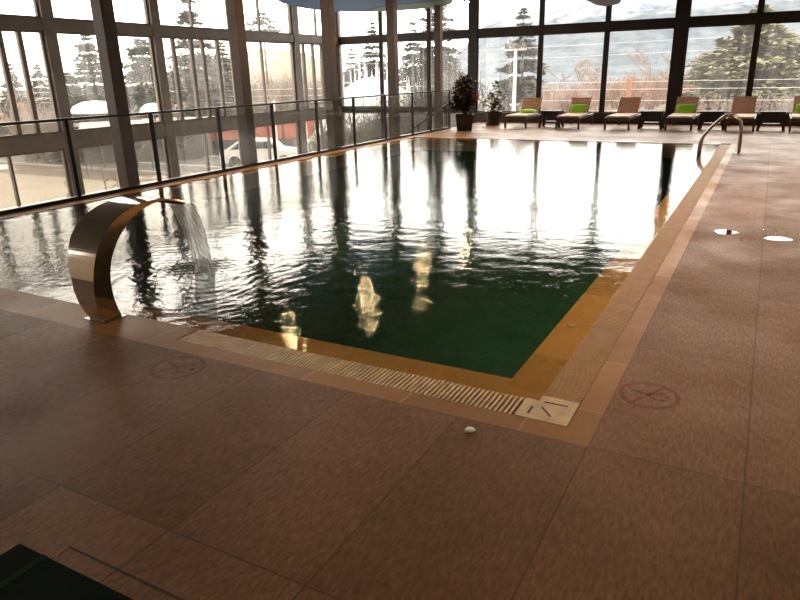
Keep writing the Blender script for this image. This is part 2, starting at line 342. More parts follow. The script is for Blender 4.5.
# left facade: piers every 3 m, transoms at .16-.48 and 2.72-2.95
piers = [-4.0, -1.75, 1.25, 4.25, 7.3, 10.26, 13.34, 16.4, 19.4, 21.97]
sash = {7.3: (8.3, 9.12, 9.56), 13.34: (13.92, 14.58, 15.02, 15.63), 19.4: (19.85, 20.4, 20.93), 1.25: (2.2, 3.1)}
single = {10.26: (11.85,), 16.4: (17.6,), 13.34: (14.71,), 19.4: (20.67,)}
for i in range(len(piers)-1):
    a, b = piers[i]+.14, piers[i+1]-.14
    if i == len(piers)-2: b = piers[i+1]
    s = [(y, .10) for y in sash.get(piers[i], ())]; q = [(y, .05) for y in single.get(piers[i], ())]
    facade_window(wi, 'y', XL, a, b, .48, 2.72, s or q, .06, 'frame_grey', 'glass_left'); wi += 1
    facade_window(wi, 'y', XL, a, b, 2.95, ZV, q, .05, 'frame_grey', 'glass_left'); wi += 1
    facade_window(wi, 'y', XL, a, b, -2.75, .16, q or [((a+b)/2, .05)], .06, 'frame_grey', 'glass_left'); wi += 1
wl = MB()
for y in piers[:-1]: wl.box(XL-.12, XL+.12, y-.14, y+.14, -3, ZV)
wl.box(XL-.12, XL+.12, YF-.02, YF+.16, -3, ZV)
wl.box(XL-.10, XL+.10, YB, YF, .16, .48).box(XL-.10, XL+.10, YB, YF, 2.72, 2.95).box(XL-.14, XL+.14, YB, YF, -3, -2.75)
struct(wl.build('wall_left', 'pilaster'), 'grey piers and rails of the side glazing', 'wall')
# far facade
mull = [(-14.5, .16), (-12.62, .08), (-10.7, .09), (-9.04, .3), (-6.72, .09), (-4.66, .09), (-2.56, .34), (-.58, .09), (1.45, .09), (3.9, .34), (6.0, .1)]
wf = MB()
for i, (x, w) in enumerate(mull):
    wf.box(x-w/2, x+w/2, YF-.06, YF+.14, (-3 if x < -8 else 0), ZV if x < -8.8 else ZC)
    if i:
        a, b = mull[i-1][0]+mull[i-1][1]/2, x-w/2; lo = x < -8.8
        fm = 'frame_grey' if lo else 'frame_dark'
        facade_window(wi, 'x', YF+.03, a, b, .48 if lo else .32, 2.72, (), .035, fm); wi += 1
        facade_window(wi, 'x', YF+.03, a, b, 2.95, ZV if lo else ZC, (), .035, fm); wi += 1
        if lo: facade_window(wi, 'x', YF+.03, a, b, -2.75, .30, (), .05, fm); wi += 1
wf.box(-14.42, XR, YF-.04, YF+.12, 2.72, 2.95).box(-14.42, -9.19, YF-.04, YF+.12, .3, .48).box(-14.42, -9.19, YF-.04, YF+.12, -3, -2.75)
struct(wf.build('wall_far', 'frame_dark'), 'dark posts and transom of the far glazing', 'wall')
struct(MB().box(-8.89, XR, YF-.14, YF+.14, 0, .32).build('baseboard_far', 'lowwall'), 'dark low wall under the far windows', 'low wall')
struct(MB().box(XR, XR+.15, YB, YF+.14, -.3, ZC).build('wall_right', 'wall'), 'warm brown wall right of the pool', 'wall')
struct(MB().box(XL, XR+.15, YB-.15, YB, -3, ZV).build('wall_back', 'wall'), 'warm brown wall behind the viewpoint', 'wall')
cb = MB().box(-9, XR+.15, YB, YF+.14, ZC, ZC+.15).box(XL-.14, -9, YB, YF+.14, ZV, ZV+.15).box(-9, -8.9, YB, YF+.14, ZC+.15, ZV+.15)
struct(cb.build('ceiling', 'ceiling'), 'dark timber ceiling of the pool hall', 'ceiling')
struct(MB().box(XL, -8.66, YB, YF, -3.1, -3).box(-8.8, -8.66, YB, YF, -3, -.3).build('lower_floor', 'concrete'), 'pale concrete floor of the level below', 'floor')

# ------------------------------------------------------------ outside ground
def sm(a, b, x): t = np.clip((x-a)/(b-a), 0, 1); return t*t*(3-2*t)
def ground_h(x, y):
    x = np.asarray(x, float); y = np.asarray(y, float)
    return -3.02+(2.5*sm(-17, -9, x)*sm(10, 20, y))*(1-.9*sm(60, 140, y))
def grid_obj(name, xs, ys, hf, m, smooth=True):
    X, Y = np.meshgrid(xs, ys, indexing='ij'); Z = hf(X, Y)
    v = np.stack([X.ravel(), Y.ravel(), Z.ravel()], 1); nx, ny = len(xs), len(ys)
    i = np.arange((nx-1)*(ny-1)); a = (i//(ny-1))*ny+i % (ny-1); f = np.stack([a, a+ny, a+ny+1, a+1], 1)
    me = bpy.data.meshes.new(name); me.vertices.add(len(v)); me.vertices.foreach_set('co', v.ravel().astype(np.float32))
    me.loops.add(f.size); me.loops.foreach_set('vertex_index', f.ravel().astype(np.int32))
    me.polygons.add(len(f)); me.polygons.foreach_set('loop_start', np.arange(0, f.size, 4, dtype=np.int32)); me.polygons.foreach_set('loop_total', np.full(len(f), 4, dtype=np.int32))
    me.update(calc_edges=True); me.validate()
    if smooth: me.polygons.foreach_set('use_smooth', [True]*len(f))
    me.materials.append(M[m]); o = bpy.data.objects.new(name, me); C.objects.link(o); return o
ys = np.concatenate([np.linspace(22.15, 60, 40), np.linspace(63, 320, 40)])
# ground north of the building, and ground left of it
struct(grid_obj('outdoor_ground', np.concatenate([np.linspace(-260, -60, 20), np.linspace(-55, 40, 70), np.linspace(45, 200, 12)]), ys, ground_h, 'terrain'), 'snow patched winter ground outside the windows', 'ground')
struct(grid_obj('side_ground', np.linspace(-260, -14.66, 60), np.linspace(-40, 22.15, 20), lambda x, y: -3.02+0*x, 'terrain'), 'flat ground outside the side windows', 'ground')
struct(MB().box(-150, -19, 24.5, 36.5, -3.01, -2.99).build('road', 'asphalt'), 'grey road crossing outside the side windows', 'road')
struct(MB().box(-62, -15, -10, 21.5, -3.01, -2.97).build('pavement', 'paving'), 'beige paving between building and road', 'pavement')
for nm, y0, y1, h, lab in (('kerb', 24.2, 24.5, .12, 'near kerb of the road, closest to the building'), ('kerb', 30.2, 30.8, .15, 'raised median kerb in the middle of the road'), ('kerb', 36.5, 36.9, .12, 'far kerb of the road, below the bushes')):
    struct(MB().box(-150, -19, y0, y1, -3.0, -3+h).build('kerb', 'kerb'), lab, 'kerb')
for y, lab in ((27.4, 'white lane line on the near carriageway'), (33.6, 'white lane line on the far carriageway')):
    tag(MB().box(-150, -19, y, y+.22, -2.99, -2.985).build('lane_line', 'road_paint'), lab, 'lane line', kind='structure')
# mountain and hill
def mountain_h(x, y):
    b = np.degrees(np.arctan2(x, y)); r = np.hypot(x, y)
    sl = np.interp(b, [-27, -24, -21.5, -18, -15, -10, 0, 12, 30], [-.012, .012, .050, .072, .084, .094, .105, .10, .10])
    env = sm(150, 420, r); n = 0
    for k, (fx, fy, am) in enumerate(((.021, .017, .05), (.05, .043, .03), (.11, .13, .014), (.3, .27, .006))): n = n+am*np.sin(x*fx+k*2.1+2*np.sin(y*fy*.7))*np.cos(y*fy+k)
    return -3+(1.6+3+sl*420)*env*(1+n*3)
B_, R_ = np.radians(np.linspace(-27, 32, 150)), np.linspace(150, 420, 60)
BB, RR = np.meshgrid(B_, R_, indexing='ij'); MX, MY = RR*np.sin(BB), RR*np.cos(BB)
def polar_grid(name, X, Y, Z, m):
    nx, ny = X.shape; mb = MB(); mb.v = [tuple(p) for p in np.stack([X.ravel(), Y.ravel(), Z.ravel()], 1).tolist()]
    mb.f = [(i*ny+j, (i+1)*ny+j, (i+1)*ny+j+1, i*ny+j+1) for i in range(nx-1) for j in range(ny-1)]
    return mb.build(name, m, smooth=True)
struct(polar_grid('mountain', MX, MY, mountain_h(MX, MY), 'mountain'), 'hazy blue mountainside with snow towards its top', 'mountain')
B2, R2 = np.radians(np.linspace(-60, -30, 60)), np.linspace(90, 240, 30)
BB, RR = np.meshgrid(B2, R2, indexing='ij'); HX, HY = RR*np.sin(BB), RR*np.cos(BB)
bd = np.degrees(BB); hh = -3+np.interp(bd, [-60, -50, -44, -40, -37, -33, -30], [2, 3.5, 8.5, 11.5, 11.0, 6.0, 1.5])*sm(95, 180, RR)*(1-.3*sm(190, 240, RR))+.3*np.sin(HX*.2)*np.sin(HY*.17)
struct(polar_grid('hill', HX, HY, hh, 'field'), 'pale grassy hill seen through the side windows', 'hill')

# ------------------------------------------------------------ vegetation builders
def pine(name, bearing, r, top, radius, m, seed, label, bare=.12, group='pine trees outside the windows', dens=1.0, levels=26, droop=.25):
    x, y = polar(bearing, r); z0 = float(ground_h(x, y))-.05; H = top-z0; g = np.random.default_rng(seed)
    root = empty('pine_tree', (x, y, z0), 0, label, 'tree', group)
    MB().tube([(0, 0, 0), (.03*H*.1, 0, H*.5), (0, 0, H*.97)], [.028*H*.6, .016*H*.6, .01], 7).build('trunk', 'bark', root)
    V = []; Fc = []; br = MB()
    for L in range(levels):
        t = bare+(1-bare)*(1-(1-L/levels)**1.18); z = H*(t+g.normal(0, .012))
        rad = radius*(1-((t-bare)/(1-bare)))**.85*(.8+.4*g.random())+.07
        nb = max(5, int(10*(1-t)+5))
        for k in range(nb):
            a = 2*math.pi*(k+g.random()*.8)/nb; ln = rad*(.65+.45*g.random()); dz = -droop*ln*(.5+g.random())+.12*ln
            tip = np.array([math.cos(a)*ln, math.sin(a)*ln, z+dz]); base = np.array([0, 0, z])
            br.tube([base, (base+tip)/2+np.array([0, 0, .05*ln]), tip], [.02+.008*ln, .015, .006], 4, False)
            n = int((24+34*ln)*dens)
            s = g.random(n)**.6; p = base+(tip-base)*s[:, None]+g.normal(0, 1, (n, 3))*np.array([.16, .16, .12])*(.3+ln*.28)
            for q in p:
                th = a+g.normal(0, .7); l_ = (.15+.18*g.random())*(.35+.35*min(ln, 1.6)+.06*radius); w_ = l_*.36
                d = np.array([math.cos(th), math.sin(th), -.25+.5*g.random()-.1]); sd = np.array([-math.sin(th), math.cos(th), g.normal(0, .35)])
                o = len(V); V += [tuple(q-d*l_*.4), tuple(q+sd*w_), tuple(q+d*l_), tuple(q-sd*w_+np.array([0, 0, -.03]))]; Fc.append((o, o+1, o+2, o+3))
    f = MB(); f.v = V; f.f = Fc; f.build('foliage', m, root); br.build('branches', 'bark', root); return root
def bare_tree(name, bearing, r, height, spread, tw, tr, seed, label, cat='tree', group='bare trees and bushes outside', n1=9, n2=9, zoff=0):
    x, y = polar(bearing, r); z0 = float(ground_h(x, y))-.05+zoff; g = np.random.default_rng(seed)
    root = empty(name, (x, y, z0), 0, label, cat, group); t = MB(); tw_ = MB()
    t.tube([(0, 0, 0), (g.normal(0, .03)*height, g.normal(0, .03)*height, height*.55), (g.normal(0, .04)*height, 0, height*.95)], [.02*height*.5+.02, .02*height*.35+.01, .008], 6)
    for i in range(n1):
        h = height*(.12+.8*i/n1); a = g.random()*6.28; l = spread*(1-.5*i/n1)*(.6+.5*g.random())
        e = np.array([math.cos(a)*l, math.sin(a)*l, h+l*(.5+.5*g.random())]); b = np.array([0, 0, h]); tw_.tube([b, (b+e)/2, e], [.022, .015, .006], 4, False)
        for j in range(n2):
            s = .15+.85*g.random(); b2 = b+(e-b)*s; l2 = l*(.25+.4*g.random()); a2 = a+g.normal(0, 1); e2 = b2+np.array([math.cos(a2)*l2, math.sin(a2)*l2, l2*(.3+.8*g.random())]); tw_.tube([b2, e2], [.013, .005], 3, False)
            for k in range(5):
                b3 = b2+(e2-b2)*g.random(); e3 = b3+g.normal(0, 1, 3)*l2*.3+np.array([0, 0, l2*.25]); tw_.tube([b3, e3], [.012, .004], 3, False)
    t.build('trunk', tr, root); tw_.build('twigs', tw, root); return root
def thicket(label, b0, b1, r0, r1, n, h, m, seed, zt=None):
    g = np.random.default_rng(seed); mb = MB()
    for i in range(n):
        b = b0+(b1-b0)*g.random(); r = r0+(r1-r0)*g.random(); x, y = polar(b, r); z = float(ground_h(x, y)); hh_ = h*(.5+.6*g.random())
        for k in range(5):
            e = np.array([x, y, z])+np.array([g.normal(0, .35)*hh_*.6, g.normal(0, .35)*hh_*.6, hh_*(.5+.5*g.random())]); mid = (np.array([x, y, z])+e)/2
            mb.tube([(x, y, z), tuple(mid), tuple(e)], [.03, .02, .008], 3, False)
            for q in range(7):
                s = np.array([x, y, z])+(e-np.array([x, y, z]))*(.2+.8*g.random()); mb.tube([tuple(s), tuple(s+g.normal(0, .22, 3)*hh_*.5+np.array([0, 0, .12*hh_]))], [.018, .006], 3, False)
    return tag(mb.build('winter_scrub', m), label, 'scrub', kind='stuff')
pine('p', -18.4, 55, 6.3, 2.9, 'pine_grey', 1, 'tall grey-green pine directly behind the white floodlight pole')
pine('p', -1.4, 38, 4.4, 4.0, 'pine_olive', 2, 'broad olive pine filling the window at the far right', dens=1.2, levels=28)
pine('p', -25.3, 50, 7.6, 3.2, 'pine_grey', 3, 'tallest pine, behind the brown column left of the potted plants')
pine('p', -27.2, 56, 5.6, 2.4, 'pine_grey', 4, 'slimmer pine just left of the tallest pine')
pine('p', -30.5, 60, 5.9, 2.7, 'pine', 5, 'pine rising behind the snow bank at the hall corner')
pine('p', -32.3, 63, 3.9, 2.2, 'pine', 6, 'low pine left of the pine behind the snow bank')
pine('p', -48.5, 50, 4.8, 2.9, 'pine', 8, 'wide pine seen between the first two brown columns', dens=1.2)
pine('p', -52.2, 45, 4.5, 2.3, 'pine', 9, 'pine with layered branches left of the first brown column', droop=.05)
pine('p', -44.7, 48, 6.9, 3.0, 'pine_grey', 10, 'tall pine behind the narrow sash bars, its top above the transom')
pine('p', -42.6, 57, 4.6, 2.6, 'pine_grey', 11, 'shorter pine right of the tall one behind the sash bars')
pine('p', -53.9, 46, 2.2, 1.4, 'pine', 12, 'small green pine at the left side of the layered pine')
pine('p', -57.6, 70, 3.4, 2.0, 'pine_grey', 13, 'distant pine at the far left edge of the view', dens=.8)
pine('p', -55.8, 72, 3.3, 2.0, 'pine_grey', 14, 'distant pine behind the left wide pier', dens=.8)
pine('p', -39.2, 60, 6.8, 1.9, 'pine_grey', 15, 'pine with a flat tuft on a bare trunk, showing above the transom', bare=.87, levels=4)
i = 20
for bb, r, h, sp, tw, tr, lab in (
    (-15.5, 50, 3.6, 1.5, 'twig_tan', 'birch', 'pale birch right of the floodlight pole'),
    (-14.0, 46, 3.4, 1.4, 'twig_tan', 'birch', 'pale birch above the second lounger'),
    (-12.4, 52, 3.0, 1.7, 'twig_red', 'bark', 'red-brown bare tree left of the orange fence post'),
    (-8.6, 48, 2.9, 1.6, 'twig_red', 'bark', 'red-brown bare tree right of the orange fence post'),
    (-6.4, 44, 2.7, 1.6, 'twig_tan', 'bark', 'tan bare tree beside the dark wide window post'),
    (-4.0, 47, 3.4, 1.6, 'twig_tan', 'birch', 'pale bare tree at the left edge of the olive pine'),
    (-20.7, 50, 3.3, 1.6, 'twig_tan', 'birch', 'cream bare tree between the potted plants and the floodlight pole'),
    (-22.0, 46, 2.9, 1.5, 'twig_tan', 'bark', 'tan bare tree behind the wide dark post of the potted plants'),
    (-16.8, 44, 2.6, 1.4, 'twig_grey', 'bark', 'grey bare bush right of the grey-green pine'),
    (-56.9, 50, 4.3, 1.8, 'twig_red', 'bark', 'reddish bare tree at the left edge of the view'),
    (-55.2, 50, 4.0, 1.7, 'twig_red', 'bark', 'reddish bare tree left of the wide pier'),
    (-50.0, 40, 3.4, 1.4, 'twig_grey', 'bark', 'grey bare tree behind the first brown column'),
    (-46.4, 42, 3.8, 1.5, 'twig_grey', 'bark', 'grey bare tree behind the wide grey pier'),
    (-40.5, 44, 3.8, 1.6, 'twig_tan', 'bark', 'tan bare tree left of the single mullion'),
    (-38.4, 45, 3.9, 1.6, 'twig_tan', 'bark', 'tan bare tree right of the single mullion'),
    (-36.4, 46, 3.2, 1.5, 'twig_grey', 'bark', 'grey bare tree behind the last sash bars')):
    bare_tree('bare_tree', bb, r, h, sp, tw, tr, i, lab); i += 1
for bb, r, h, lab in ((-54.9, 21.5, 2.5, 'young bare sapling on the paving, seen through the first railing pane'), (-52.6, 23.2, 2.4, 'young bare sapling near the road left of the first brown column'), (-51.8, 22.2, 2.2, 'young bare sapling nearest the first brown column')):
    bare_tree('sapling', bb, r, h, .35, 'twig_grey', 'twig_grey', i, lab, group='saplings by the road', n1=6, n2=3, zoff=.05); i += 1
thicket('red-brown winter scrub behind the loungers', -17, -4, 38, 60, 420, 1.7, 'twig_red', 50)
thicket('tan winter scrub behind the potted plants', -25, -17, 40, 60, 260, 1.8, 'twig_tan', 51)
thicket('grey-brown scrub along the far side of the road', -58, -34, 45, 66, 620, 3.2, 'twig_grey', 52)
thicket('tan scrub under the olive pine', -5, 6, 32, 46, 160, 1.1, 'twig_tan', 53)
thicket('tall grey-brown bushes at the foot of the pale hill', -43, -34, 60, 72, 420, 5.0, 'twig_grey', 54)
thicket('low green-grey hedge outside the lower windows at the hall corner', -35, -22.5, 27, 31, 420, 2.7, 'hedge', 55)

# snow bank with reeds
bx_, by_ = polar(-31.6, 42)
def bank(x, y):
    d1 = np.exp(-(((x-bx_)*.86+(y-by_)*.5)**2/9+((y-by_)*.86-(x-bx_)*.5)**2/8)); d2 = np.exp(-((x-bx_-4.5)**2/14+(y-by_-2)**2/5))
    return -3.2+4.3*d1+2.9*d2+.12*np.sin(x*1.3)*np.cos(y*1.1)
tag(grid_obj('snow_bank', np.linspace(bx_-8, bx_+12, 60), np.linspace(by_-7, by_+8, 50), bank, 'snow'), 'big white snow bank outside the hall corner below the pines', 'snow')
g_ = np.random.default_rng(3); rd = MB()
for k in range(60):
    x = bx_-4+8*g_.random(); y = by_+.8+g_.normal(0, .8); z = float(bank(np.array(x), np.array(y))); hgt = .5+.9*g_.random()
    rd.tube([(x, y, z-.1), (x+g_.normal(0, .05), y, z+hgt)], [.05, .01], 4, False)
tag(rd.build('frosted_reeds', 'snow'), 'frosted white stalks along the crest of the snow bank', 'reeds', kind='stuff')

# poles, fence, wires
def pole(bearing, r, h, rad, m, label, heads=False, cat='pole'):
    x, y = polar(bearing, r); z = float(ground_h(x, y)); o = empty('floodlight_pole' if heads else 'utility_pole', (x, y, z), R(-bearing), label, cat)
    MB().tube([(0, 0, -.1), (0, 0, h)], [rad, rad*.75], 10).build('pole', m, o)
    if heads:
        MB().box(-.6, .6, -.05, .05, h-.05, h+.06).build('crossbar', m, o)
        for k in range(4):
            xx = -.48+.32*k; MB().box(xx-.12, xx+.12, -.2, .08, h+.06, h+.30).build('floodlight', 'hutwall', o)
    return o
pole(-18.95, 40, 4.55, .12, 'white_paint', 'white pole carrying a bar of four floodlights', True, 'floodlight')
pole(-31.7, 46, 6.4, .06, 'white_paint', 'thin white pole above the snow bank')
pole(-38.8, 40, 3.4, .06, 'white_paint', 'thin white pole on the tan scrub beside the single mullion')
pole(-52.6, 44, 3.2, .1, 'orange_post', 'short orange post behind the snowy parasol')
x, y = polar(-10, 30); zf = float(ground_h(x, y))
fe = empty('wire_fence', (0, 0, 0), 0, 'wire fence with pale rails and an orange post beyond the loungers', 'fence')
for xx in (-5.3, 7): MB().box(xx-.09, xx+.09, 29.92, 30.08, zf-.2, 1.2 if xx > -6 else 1.12).build('post', 'orange_post' if xx == -5.3 else 'white_paint', fe)
for z in (1.10, .80, .35): MB().tube([(-9.2, 30, z), (9, 30, z)], .009, 5).build('rail', 'white_paint', fe)
for y0, z0, lab in ((46, 3.55, 'highest overhead cable across the far windows'), (48, 2.9, 'lower overhead cable across the far windows')):
    tag(MB().tube([(-60, y0, z0-.2), (-20, y0, z0-.5), (20, y0, z0)], .008, 4).build('overhead_cable', 'white_paint'), lab, 'cable')
for y0, z0, lab in ((38, .9, 'upper pale cable over the road'), (38.6, .45, 'middle pale cable over the road'), (39.2, 0.0, 'lowest pale cable over the road')):
    tag(MB().tube([(-85, y0, z0+.1), (-45, y0, z0-.15), (-18, y0, z0)], .012, 4).build('overhead_cable', 'white_paint'), lab, 'cable')

# parasols, tent, hut, hoarding, cars across the road
def parasol(bearing, r, w, ztop, label):
    x, y = polar(bearing, r); o = empty('parasol', (x, y, -3.02), 0, label, 'parasol', 'snowy parasols across the road'); h = ztop+3.02
    MB().tube([(0, 0, 0), (0, 0, h-.1)], .04, 8).build('pole', 'hutwall', o)
    MB().lathe((0, 0, 0), [(w*.98, h-.62), (w, h-.5), (w*.85, h-.25), (w*.5, h-.05), (.05, h)], 20).build('canopy', 'canvas', o, smooth=True)
parasol(-52.4, 40, 1.25, .66, 'round snow-white parasol left of the first brown column')
parasol(-48.2, 43, .85, .35, 'round snow-white parasol right of the first brown column')
x, y = polar(-51.2, 39); o = empty('tent', (x, y, -3.02), R(48), 'low white gable tent below the left parasol', 'tent')
MB().add([(-1.7, -1.2, 2.1), (1.7, -1.2, 2.1), (-1.7, 1.2, 2.1), (1.7, 1.2, 2.1), (-1.7, 0, 2.65), (1.7, 0, 2.65)], [(0, 1, 5, 4), (2, 4, 5, 3), (0, 4, 2), (1, 3, 5), (0, 2, 3, 1)]).build('canopy', 'canvas', o)
for sx in (-1.6, 1.6):
    for sy in (-1.1, 1.1): MB().tube([(sx, sy, 0), (sx, sy, 2.12)], .03, 6).build('leg', 'hutwall', o)
x, y = polar(-48.8, 44.5); o = empty('roadside_hut', (x, y, -3.02), R(40), 'low dark hut across the road with a white roof edge', 'building')
MB().box(-3.6, 3.6, -1.5, 1.5, 0, 2.2).build('wall', 'hutwall', o); MB().box(-3.9, 3.9, -1.8, 1.8, 2.2, 2.36).build('roof', 'canvas', o)
for k in range(4): MB().box(-2.9+1.55*k, -1.9+1.55*k, -1.54, -1.49, .8, 1.7).build('window', 'car_glass', o)
x, y = polar(-39.6, 44); o = empty('hoarding', (x, y, -3.02), R(38.5), 'long red banner hoarding across the road', 'hoarding')
for k in range(5):
    MB().box(-5.2+2.1*k, -3.25+2.1*k, -.03, .03, .95, 1.95).build('panel', 'awning_red', o); MB().box(-5.3+2.1*k, -5.2+2.1*k, -.05, .05, 0, 2.0).build('post', 'hutwall', o)
def car(bearing, r, rz, label):
    x, y = polar(bearing, r); o = empty('car', (x, y, -2.98), rz, label, 'car', 'white parked cars')
    side = [(-2.1, .25), (2.1, .25), (2.15, .6), (1.95, .85), (1.2, .95), (.7, 1.42), (-1.0, 1.45), (-1.7, .98), (-2.1, .85)]
    n = len(side); MB().add([(a, -.82, b) for a, b in side]+[(a, .82, b) for a, b in side], [tuple(range(n)), tuple(range(2*n-1, n-1, -1))]+[(i, n+i, n+(i+1) % n, (i+1) % n) for i in range(n)]).build('body', 'car_white', o, bevel=.06)
    w = [(-1.5, .98), (1.05, .98), (.62, 1.36), (-.95, 1.38)]
    for sy in (-.835, .825): MB().add([(a, sy, b) for a, b in w]+[(a, sy+.01, b) for a, b in w], [(0, 1, 2, 3), (7, 6, 5, 4)]+[(i, 4+i, 4+(i+1) % 4, (i+1) % 4) for i in range(4)]).build('window', 'car_glass', o)
    for sx in (-1.3, 1.35):
        for sy in (-.86, .7): MB().tube([(sx, sy, .32), (sx, sy+.16, .32)], .32, 16).build('wheel', 'rubber', o)
car(-40.2, 37.6, R(30), 'white car on the near side of the red hoarding')
car(-45.7, 52, R(42), 'white car behind the railing left of the red hoarding')

# ------------------------------------------------------------ columns on the side line
for y, lab in ((7.34, 'brown square column nearest the camera, left of the water jet'), (10.28, 'brown square column second from the camera, behind the water jet arm'), (13.32, 'brown square column third from the camera, near the hall corner'), (16.30, 'brown square column fourth from the camera'), (19.15, 'slim looking brown column closest to the potted plants')):
    c = empty('column', (-9.0, y, -3), 0, lab, 'column', 'brown columns behind the railing')
    w = .115 if y < 18 else .10
    MB().box(-w, w, -w, w, 0, (ZC+3)).build('shaft', 'column', c, bevel=.012); MB().box(-w-.03, w+.03, -w-.03, w+.03, 0, .12).build('base', 'black', c)

# ------------------------------------------------------------ railing
rl = empty('glass_railing', (-8.592, 0, 0), 0, 'long black framed glass railing along the left side of the pool', 'railing')
py = [3.1, 4.6]+[6.1+1.5*k for k in range(8)]+[17.75, 19.05]
for y in py: MB().box(-.022, .022, y-.028, y+.028, .04, 1.11).build('post', 'black', rl)
for a, b in zip(py[:-1], py[1:]): MB().box(-.006, .006, a+.035, b-.035, .07, 1.09).build('glass_panel', 'rail_glass', rl)
MB().box(-.03, .03, 3.0, 19.1, 1.10, 1.135).build('top_rail', 'black', rl); MB().box(-.03, .03, 3.0, 19.1, 0, .05).build('base_channel', 'black', rl)
# stairs down at the far end of the railing
st = empty('staircase', (-8.82, 20.2, 0), 0, 'concrete stairs going down behind the railing', 'stairs')
sm_ = MB()
for k in range(14): sm_.box(-.30*(k+1), -.30*k, -.75, .75, -.21*(k+1)-.12, -.21*(k+1)+.0)
sm_.build('steps', 'concrete', st); MB().add([(0, -.75, -.33), (0, -.71, -.33), (-4.2, -.75, -3), (-4.2, -.71, -3), (0, -.75, -.1), (0, -.71, -.1), (-4.2, -.75, -2.85), (-4.2, -.71, -2.85)], [(0, 1, 3, 2), (4, 6, 7, 5), (0, 4, 5, 1), (2, 3, 7, 6), (0, 2, 6, 4), (1, 5, 7, 3)]).build('stringer', 'black', st)
hr = empty('stair_handrail', (-8.75, 19.45, 0), 0, 'dark sloping handrail of the stairs behind the railing', 'handrail')
MB().tube([(.25, 0, .74), (0, 0, .74), (-1.1, 0, .07), (-3.6, 0, -1.6)], .028, 8).build('rail', 'black', hr)
for xx, zz in ((-.12, .66), (-1.1, .07), (-2.2, -.66), (-3.3, -1.4)): MB().tube([(xx, 0, zz-.95 if xx < -.2 else 0), (xx, 0, zz)], .018, 6).build('post', 'black', hr)

# ------------------------------------------------------------ grates and corner plate
ga = MB()
xx = -3.19
while xx < -.925: ga.box(xx, xx+.0145, 2.786, 2.984, -.03, 0); xx += .0262
ga.box(-3.205, -.915, 2.84, 2.855, -.05, -.03).box(-3.205, -.915, 2.92, 2.935, -.05, -.03)
tag(ga.build('overflow_grate', 'cream'), 'cream slatted drain grate along the near edge of the pool', 'grate')
gb = MB(); yy = 3.06
while yy < 16.2: gb.box(-.836, -.644, yy, yy+.0150, -.03, 0); yy += .0262
gb.box(-.80, -.785, 3.05, 16.2, -.05, -.03).box(-.70, -.685, 3.05, 16.2, -.05, -.03)
tag(gb.build('overflow_grate', 'tan_grate'), 'tan slatted drain grate running up the right edge of the pool', 'grate')
cp = empty('corner_plate', (-.775, 2.92, 0), 0, 'cream square corner plate with three slots where the grates meet', 'drain plate')
poly = [(-.908, 2.786), (-.644, 2.786), (-.644, 3.05), (-.838, 3.05), (-.838, 2.986), (-.908, 2.986)]
MB().prism([(a+.775, b-2.92) for a, b in poly], -.04, .002).build('plate', 'cream', cp, bevel=.003)
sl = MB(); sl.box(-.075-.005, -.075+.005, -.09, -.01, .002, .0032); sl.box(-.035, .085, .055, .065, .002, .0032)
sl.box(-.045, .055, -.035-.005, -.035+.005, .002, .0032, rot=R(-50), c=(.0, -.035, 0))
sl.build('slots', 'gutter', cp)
tag(MB().lathe((-1.04, 2.55, 0), [(.026, 0), (.026, .006), (.02, .011), (.004, .013)], 20).build('floor_stud', 'white_plastic', smooth=True), 'small round white stud on the stone floor near the grate', 'stud')
tag(MB().lathe((-.98, 4.17, -.03), [(.03, 0), (.03, .008), (.022, .014), (.004, .016)], 20).build('inlet_cap', 'cream', smooth=True), 'small round cream cap on the tan lip at the right pool edge', 'cap')

# ------------------------------------------------------------ painted pictograms
def pictogram(c, r, m, label):
    o = empty('floor_pictogram', (c[0], c[1], 0.0006), R(20), label, 'floor sign', 'red floor pictograms'); n = 48
    mb = MB(); vs = []; w = r*.085
    for k in range(n):
        a = 2*math.pi*k/n; vs += [((r-w)*math.cos(a), (r-w)*math.sin(a), .0), ((r+w)*math.cos(a), (r+w)*math.sin(a), .0)]
    mb.add(vs, [(2*k, 2*k+1, (2*k+3) % (2*n), (2*k+2) % (2*n)) for k in range(n)]).build('ring', m, o)
    def stroke(mb, pts, w):
        for (x0, y0), (x1, y1) in zip(pts[:-1], pts[1:]):
            d = Vector((x1-x0, y1-y0)).normalized(); nx, ny = -d.y*w, d.x*w
            mb.add([(x0+nx, y0+ny, .0002), (x0-nx, y0-ny, .0002), (x1-nx, y1-ny, .0002), (x1+nx, y1+ny, .0002)], [(0, 1, 2, 3)])
    f = MB(); stroke(f, [(-.62*r, .55*r), (-.2*r, .12*r), (.35*r, .05*r), (.62*r, .28*r)], r*.075); stroke(f, [(-.1*r, .1*r), (.15*r, -.38*r), (.5*r, -.42*r)], r*.07)
    f.lathe((.62*r, -.12*r, 0), [(r*.12, 0), (r*.11, .0003)], 14); f.build('figure', m, o)
    s = MB(); stroke(s, [(-.72*r, -.62*r), (.70*r, .66*r)], r*.07); s.build('slash', m, o)
pictogram((-.35, 3.29), .14, 'red_paint', 'round red crossed-out pictogram painted on the floor right of the corner plate')
pictogram((-2.86, 2.47), .15, 'red_faint', 'faded round red pictogram on the floor between the shower and the grate')

